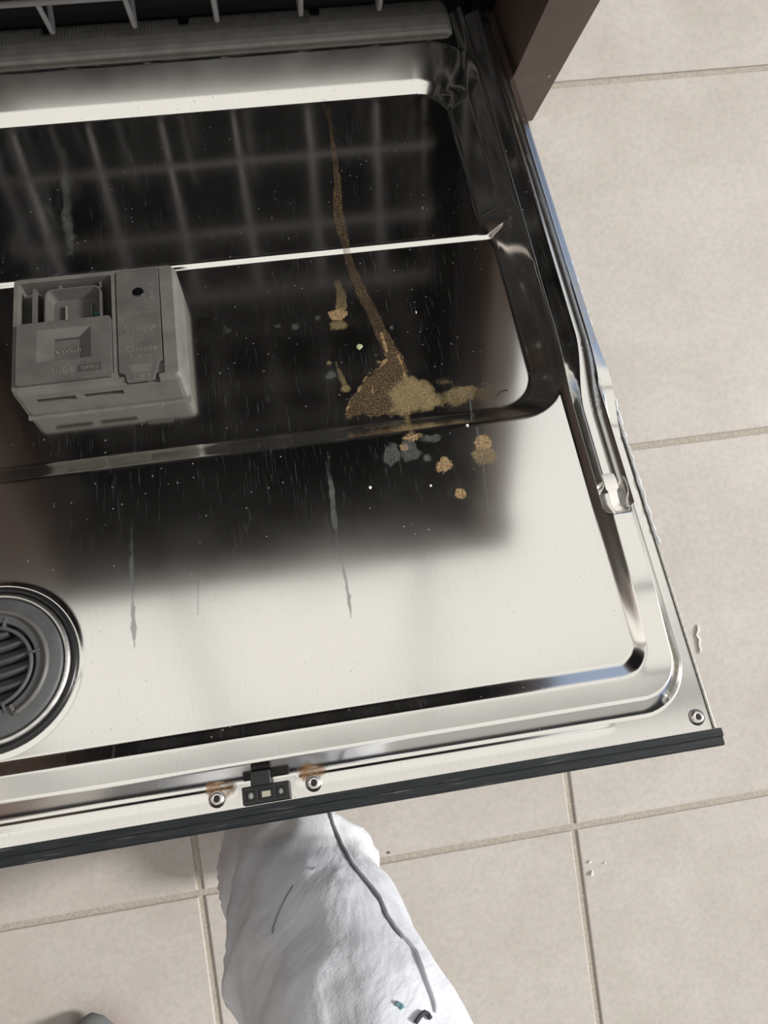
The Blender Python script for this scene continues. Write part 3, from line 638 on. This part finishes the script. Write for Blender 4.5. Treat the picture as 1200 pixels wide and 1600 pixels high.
for i, (x, y, rx, ry, dn, mt_) in enumerate([(643, 684, 13, 7, .85, rust), (632, 699, 6.5, 6, .95, rust), (693, 726, 13, 10.5, 1.05, rust), (720, 771, 8, 8.5, 1.0, rust), (753, 693, 14, 14, .88, rust), (757, 713, 18, 16, .66, tan),
                                            (529, 492, 16, 13, .85, rust), (533, 508, 18, 10, .6, tan), (538, 608, 8, 7, .75, tan), (514, 567, 4.5, 4.5, .9, tan), (592, 566, 4, 4, .8, tan)]):
    patch('residue_spot', mt_, [('blob', x, y, rx, ry, dn)], step=.0004, rag=.0020, soft=.0034, seed=20+i)
patch('residue_spot', tan, [('line', [(527, 441, 6, .35), (534, 462, 9, .45), (533, 482, 10, .5)])], seed=33)
patch('residue_spot', tan, [('line', [(525, 568, 3, .4), (533, 588, 5, .5), (539, 603, 6, .5)])], seed=34)
for i, sh in enumerate([[('blob', 612, 712, 14, 18, .75), ('blob', 640, 705, 16, 20, .7)], [('blob', 677, 686, 14, 10, .72), ('blob', 662, 686, 8, 5, .5)], [('blob', 667, 716, 8, 6.5, .65)], [('blob', 518, 587, 9, 10, .65)], [('blob', 497, 497, 6, 6, .6)], [('blob', 460, 510, 8, 8, .55)], [('blob', 432, 510, 8, 7, .5)], [('blob', 507, 536, 5, 3, .5)], [('blob', 354, 515, 8, 9, .35)], [('blob', 612, 512, 3, 3.5, .9)]]):
    patch('lime_spot', film, sh, rag=.0028, soft=.0040, seed=50+i)
patch('lime_run', film, [('line', [(205, 735, 3, .2), (206, 760, 3, .35), (207, 790, 2, .1), (206, 845, 2.5, .5), (206, 890, 3.5, .85), (207, 930, 2.4, 1.), (209, 985, 3, 1.15), (210, 1015, 1.5, 1.1)])], 'long grey dried run near the vent', seed=70)
patch('lime_run', film, [('line', [(512, 690, 3, .2), (514, 740, 4, .4), (519, 770, 5, .9), (522, 810, 4, .8), (527, 850, 3, .3), (535, 880, 2, .6), (541, 910, 2.2, .95), (546, 945, 3, 1.1), (548, 965, 1.5, 1.)])], 'grey dried run below the splash', seed=71)
patch('lime_run', film, [('line', [(100, 235, 5, .35), (102, 290, 9, .5), (106, 350, 10, .5), (112, 395, 9, .45)]), ('line', [(62, 270, 12, .25), (75, 340, 16, .35), (82, 395, 12, .3)])], 'faint bluish film above the dispenser', rag=.003, soft=.006, seed=72)
for i, l in enumerate(([(310, 905, 1.5, .7), (309, 960, 1.5, .5)], [(745, 668, 1.3, .9), (755, 730, 1.2, .8), (763, 800, 1.2, .7)], [(733, 610, 1.3, .9), (741, 650, 1.3, .8)])): patch('scratch', film, [('line', l)], rag=.0003, soft=.0010, step=.0004, seed=73+i)
for i, (x, y) in enumerate([(345, 1233), (487, 1206)]):
    patch('rust_bloom', stain_mat('rust_bloom', (.16, .075, .03), (.30, .17, .08), lo=.2, hi=1.2, clump=120), [('blob', x, y, 20, 12, .62)], soft=.005, seed=80+i)

# ------------------------------------------------------------------ small loose things
def at_door(x, y, dz=0):
    u, v = at(x, y); return Vector((u, -v, float(Hf(u, v))+dz))
DM = Matrix.Translation((0, 0, H0)) @ Matrix.Rotation(-AL, 4, 'X')
def flake(name, P, size, m_, label, cat, world=True, seed=0, th=.0008, asp=1., group=None, rot=0):
    r = random.Random(seed); bm = bmesh.new(); n = 7; pts = []
    for k in range(n):
        a = 2*math.pi*k/n; rr = size*(.75+.5*r.random()); pts.append((rr*math.cos(a)*asp, rr*math.sin(a)))
    prism(bm, pts, 0, th, [(p[0]*.7, p[1]*.7) for p in pts])
    o = bmo(name, bm, m_, None, False); mw = (DM@Matrix.Translation(P)) if not world else Matrix.Translation(P)
    o.matrix_world = mw@Matrix.Rotation(rot, 4, 'Z'); tag(o, label, cat, group); return o
crumb = mat('white_crumb', (.8, .79, .74), .7)
flake('crumb', atz(924, 1364, .0002), .0030, crumb, 'largest white crumb on the floor tile right of the trouser leg', 'crumb', seed=1, th=.003, asp=.6, rot=-.4)
flake('crumb', atz(921, 1346, .0002), .0017, crumb, 'small white crumb just above the largest one', 'crumb', seed=2, th=.002)
flake('crumb', atz(945, 1348, .0002), .0014, crumb, 'tiny white crumb right of the other two crumbs', 'crumb', seed=3, th=.0015)
flake('crumb', atz(607, 1332, .0002), .0014, mat('dark_crumb', (.1, .08, .06), .8), 'dark speck on the tile beside the trouser leg', 'crumb', seed=4, th=.001, asp=1.6)
flake('leaf_flake', at_door(562, 542, .0002), .0026, mat('green_flake', (.35, .40, .22), .7), 'pale green flake lying left of the rusty run', 'flake', world=False, seed=5, th=.0005)
flake('paint_chip', at_door(578, 762, .0002), .0012, crumb, 'tiny white chip on the dark steel below the splash', 'chip', world=False, seed=6)
flake('paint_chip', at_door(673, 759, .0002), .0010, crumb, 'tiny white chip left of the lowest tan spot', 'chip', world=False, seed=7)
flake('paint_chip', at_door(730, 665, .0002), .0013, crumb, 'bright white chip on the step above the largest tan spot', 'chip', world=False, seed=8)
flake('paint_chip', at_door(660, 325, .0002), .0010, mat('brown_flake', (.4, .28, .18), .7), 'small brown flake in the upper well', 'chip', world=False, seed=9, asp=.5)
flake('paint_chip', at_door(650, 488, .0002), .0010, crumb, 'tiny pale drip fleck in the lower well', 'chip', world=False, seed=10, asp=.5)
bm = bmesh.new(); tube(bm, [atz(x, y, .0012+.0006*(k % 2)) for k, (x, y) in enumerate([(1090, 976), (1091, 984), (1088, 992), (1093, 999), (1092, 1008), (1095, 1016), (1093, 1021)])], [.0007, .0015, .0012, .0016, .0013, .0012, .0004], 6)
tag(bmo('shred', bm, crumb, None, True), 'curled white shred on the floor beside the door corner', 'shred')
bm = bmesh.new(); tube(bm, [at_door(x, y, .0004) for x, y in [(777, 619), (782, 612), (788, 610), (793, 610)]], .00035, 5)
o = bmo('hair', bm, black, None, True); o.matrix_world = DM; tag(o, 'short dark hair at the corner of the lower well', 'hair')

# ------------------------------------------------------------------ the person's legs in white work trousers
pr = empty('person', (0, -.9, 0), 'person in white paint-marked work trousers standing with one leg at the door', 'person')
def loft(bm, path, n=28):
    rings = []
    for (x, y, z, rx, ry) in path: rings.append([bm.verts.new((x+rx*math.cos(2*math.pi*k/n), y+.9+ry*math.sin(2*math.pi*k/n), z)) for k in range(n)])
    for A_, B_ in zip(rings, rings[1:]):
        for k in range(n): bm.faces.new([A_[k], A_[(k+1) % n], B_[(k+1) % n], B_[k]])
    bm.faces.new(rings[0][::-1]); bm.faces.new(rings[-1])
bm = bmesh.new()
loft(bm, [(-.016, -.735, .045, .054, .062), (-.014, -.735, .10, .050, .058), (-.010, -.735, .16, .048, .055), (-.003, -.735, .22, .048, .055), (.009, -.737, .28, .051, .057), (.021, -.737, .34, .056, .060), (.032, -.742, .40, .059, .064), (.041, -.755, .45, .062, .070), (.052, -.79, .51, .064, .076), (.085, -.85, .61, .076, .084), (.100, -.92, .72, .084, .092), (.100, -.99, .84, .092, .10), (.08, -1.02, .90, .10, .11)])
loft(bm, [(-.235, -1.10, .045, .058, .066), (-.235, -1.11, .12, .054, .060), (-.23, -1.11, .25, .056, .060), (-.21, -1.09, .40, .062, .064), (-.19, -1.08, .50, .068, .072), (-.16, -1.07, .63, .078, .084), (-.125, -1.06, .76, .088, .096), (-.10, -1.04, .87, .098, .11)])
loft(bm, [(-.02, -1.02, .80, .16, .10), (-.015, -1.02, .88, .185, .118), (-.01, -1.03, .96, .175, .112), (-.01, -1.04, 1.03, .155, .10)])
me = bpy.data.meshes.new('trousers'); bmesh.ops.recalc_face_normals(bm, faces=bm.faces); bm.to_mesh(me); bm.free()
tro = link('trousers', me, cloth, pr)
rm = tro.modifiers.new('r', 'REMESH'); rm.mode = 'VOXEL'; rm.voxel_size = .005
sm = tro.modifiers.new('s', 'SMOOTH'); sm.iterations = 6; sm.factor = .6
bpy.context.view_layer.update()
me = bpy.data.meshes.new_from_object(tro.evaluated_get(bpy.context.evaluated_depsgraph_get())); tro.modifiers.clear(); tro.data = me; me.name = 'trousers'
if not me.materials: me.materials.append(cloth)
nv = len(me.vertices); C_ = np.zeros(nv*3); me.vertices.foreach_get('co', C_); C_ = C_.reshape(-1, 3)
Nn_ = np.array([v.normal[:] for v in me.vertices])
def folds(p):
    a = noise.noise(Vector((p[0]*7+3, p[1]*7, p[2]*4)))
    w1 = p[2]*30+p[0]*22+p[1]*9+a*5.; r1 = (1-abs(math.sin(w1*.5)))**2.5
    w2 = p[2]*19-p[0]*30-p[1]*14+noise.noise(Vector((p[0]*9, p[1]*9+4, p[2]*6)))*5.; r2 = (1-abs(math.sin(w2*.5)))**3
    b = noise.noise(Vector((p[0]*20, p[1]*20+5, p[2]*13))); c = noise.fractal(Vector((p[0]*45, p[1]*45, p[2]*32)), 1, 2, 3)
    m1 = max(0, .35+noise.noise(Vector((p[0]*10+7, p[1]*10, p[2]*7)))*1.3); m2 = max(0, .2+noise.noise(Vector((p[0]*9+17, p[1]*9, p[2]*6)))*1.4)
    return .0125*r1*m1+.0120*r2*m2+.0060*b+.0016*c-.0035
D_ = np.array([folds(p) for p in C_]); C_ = C_+Nn_*D_[:, None]
me.vertices.foreach_set('co', C_.astype('f').ravel()); me.update()
me.polygons.foreach_set('use_smooth', [True]*len(me.polygons))
bvh = BVHTree.FromPolygons([tuple(c) for c in C_+np.array([0, -.9, 0])], [tuple(p.vertices) for p in me.polygons])
def seam(name, pxs, r, m_, label=None, lift=.0):
    pts = []
    for a, b in zip(pxs, pxs[1:]):
        for t in (0, .25, .5, .75):
            x, y = a[0]+(b[0]-a[0])*t, a[1]+(b[1]-a[1])*t
            d = Vector(atz(x, y, 0)-CAM).normalized(); h = bvh.ray_cast(Vector(CAM), d)
            if h[0] is not None: pts.append(h[0]+h[1]*lift+Vector((0, .9, 0)))
    if len(pts) < 3: return
    bm = bmesh.new(); tube(bm, pts, r, 7); o = bmo(name, bm, m_, pr, True)
    if label: o['label'] = label
seam('side_seam', [(516, 1268), (522, 1290), (535, 1322), (552, 1352), (566, 1368), (580, 1385), (595, 1405), (606, 1432), (618, 1450), (636, 1470), (650, 1487), (660, 1512), (668, 1535), (678, 1562), (684, 1590)], .0013, cloth, 'raised outer side seam of the trousers', .0006)
seam('seam_thread', [(513, 1268), (519, 1290), (532, 1322), (549, 1352), (563, 1370), (577, 1387), (592, 1407), (603, 1434), (615, 1452), (633, 1472)], .0006, mat('thread_grey', (.16, .165, .18), .9), 'dark stitching line beside the seam', .0004)
pm = mat('paint_mark', (.22, .22, .22), .8)
seam('paint_mark', [(458, 1384), (448, 1400), (436, 1425), (427, 1450), (426, 1462)], .0005, pm, 'thin grey paint scratch', .0002)
seam('paint_mark', [(488, 1359), (497, 1355)], .0006, pm, None, .0002)
seam('paint_mark', [(618, 1568), (626, 1572), (630, 1578)], .0014, mat('teal_paint', (.13, .24, .28), .7), 'small teal paint mark', .0001)
seam('cord_loop', [(648, 1600), (655, 1590), (661, 1585), (667, 1588), (672, 1597)], .0011, mat('dark_cord', (.04, .04, .05), .8), 'dark cord loop at the knee', .0015)
# shoes
shoe_m = plastic('grey_shoe_mesh', (.16, .17, .17), .8); sole_m = mat('magenta_sole', (.32, .06, .12), .6)
def shoe(x, ytoe, rot=0):
    s = empty('shoe', (x, ytoe+.9-.14, 0), parent=pr); s.rotation_euler = (0, 0, rot)
    bm = bmesh.new(); n = 20; R_ = []
    for (y, hw, z1, z0) in ((.140, .004, .022, .014), (.136, .016, .034, .012), (.125, .028, .044, .012), (.10, .039, .054, .012), (.06, .044, .066, .012), (.01, .041, .085, .012), (-.04, .036, .098, .012), (-.09, .034, .098, .012), (-.12, .028, .09, .012), (-.134, .012, .07, .014)):
        R_.append([bm.verts.new((hw*math.cos(2*math.pi*k/n), y, (z0+z1)/2+(z1-z0)/2*math.sin(2*math.pi*k/n))) for k in range(n)])
    for A_, B_ in zip(R_, R_[1:]):
        for k in range(n): bm.faces.new([A_[k], A_[(k+1) % n], B_[(k+1) % n], B_[k]])
    bm.faces.new(R_[0]); bm.faces.new(R_[-1][::-1]); bmo('upper', bm, shoe_m, s, True)
    out = [(.036*math.cos(a)*(1.2 if math.sin(a) > -.2 else 1), .02+.125*math.sin(a)) for a in [2*math.pi*k/28 for k in range(28)]]
    bm = bmesh.new(); prism(bm, out, .0005, .020); o = bmo('sole', bm, sole_m, s, bevel=.003); o.location.y = -.018
shoe(-.02, -.56); shoe(-.239, -.950)
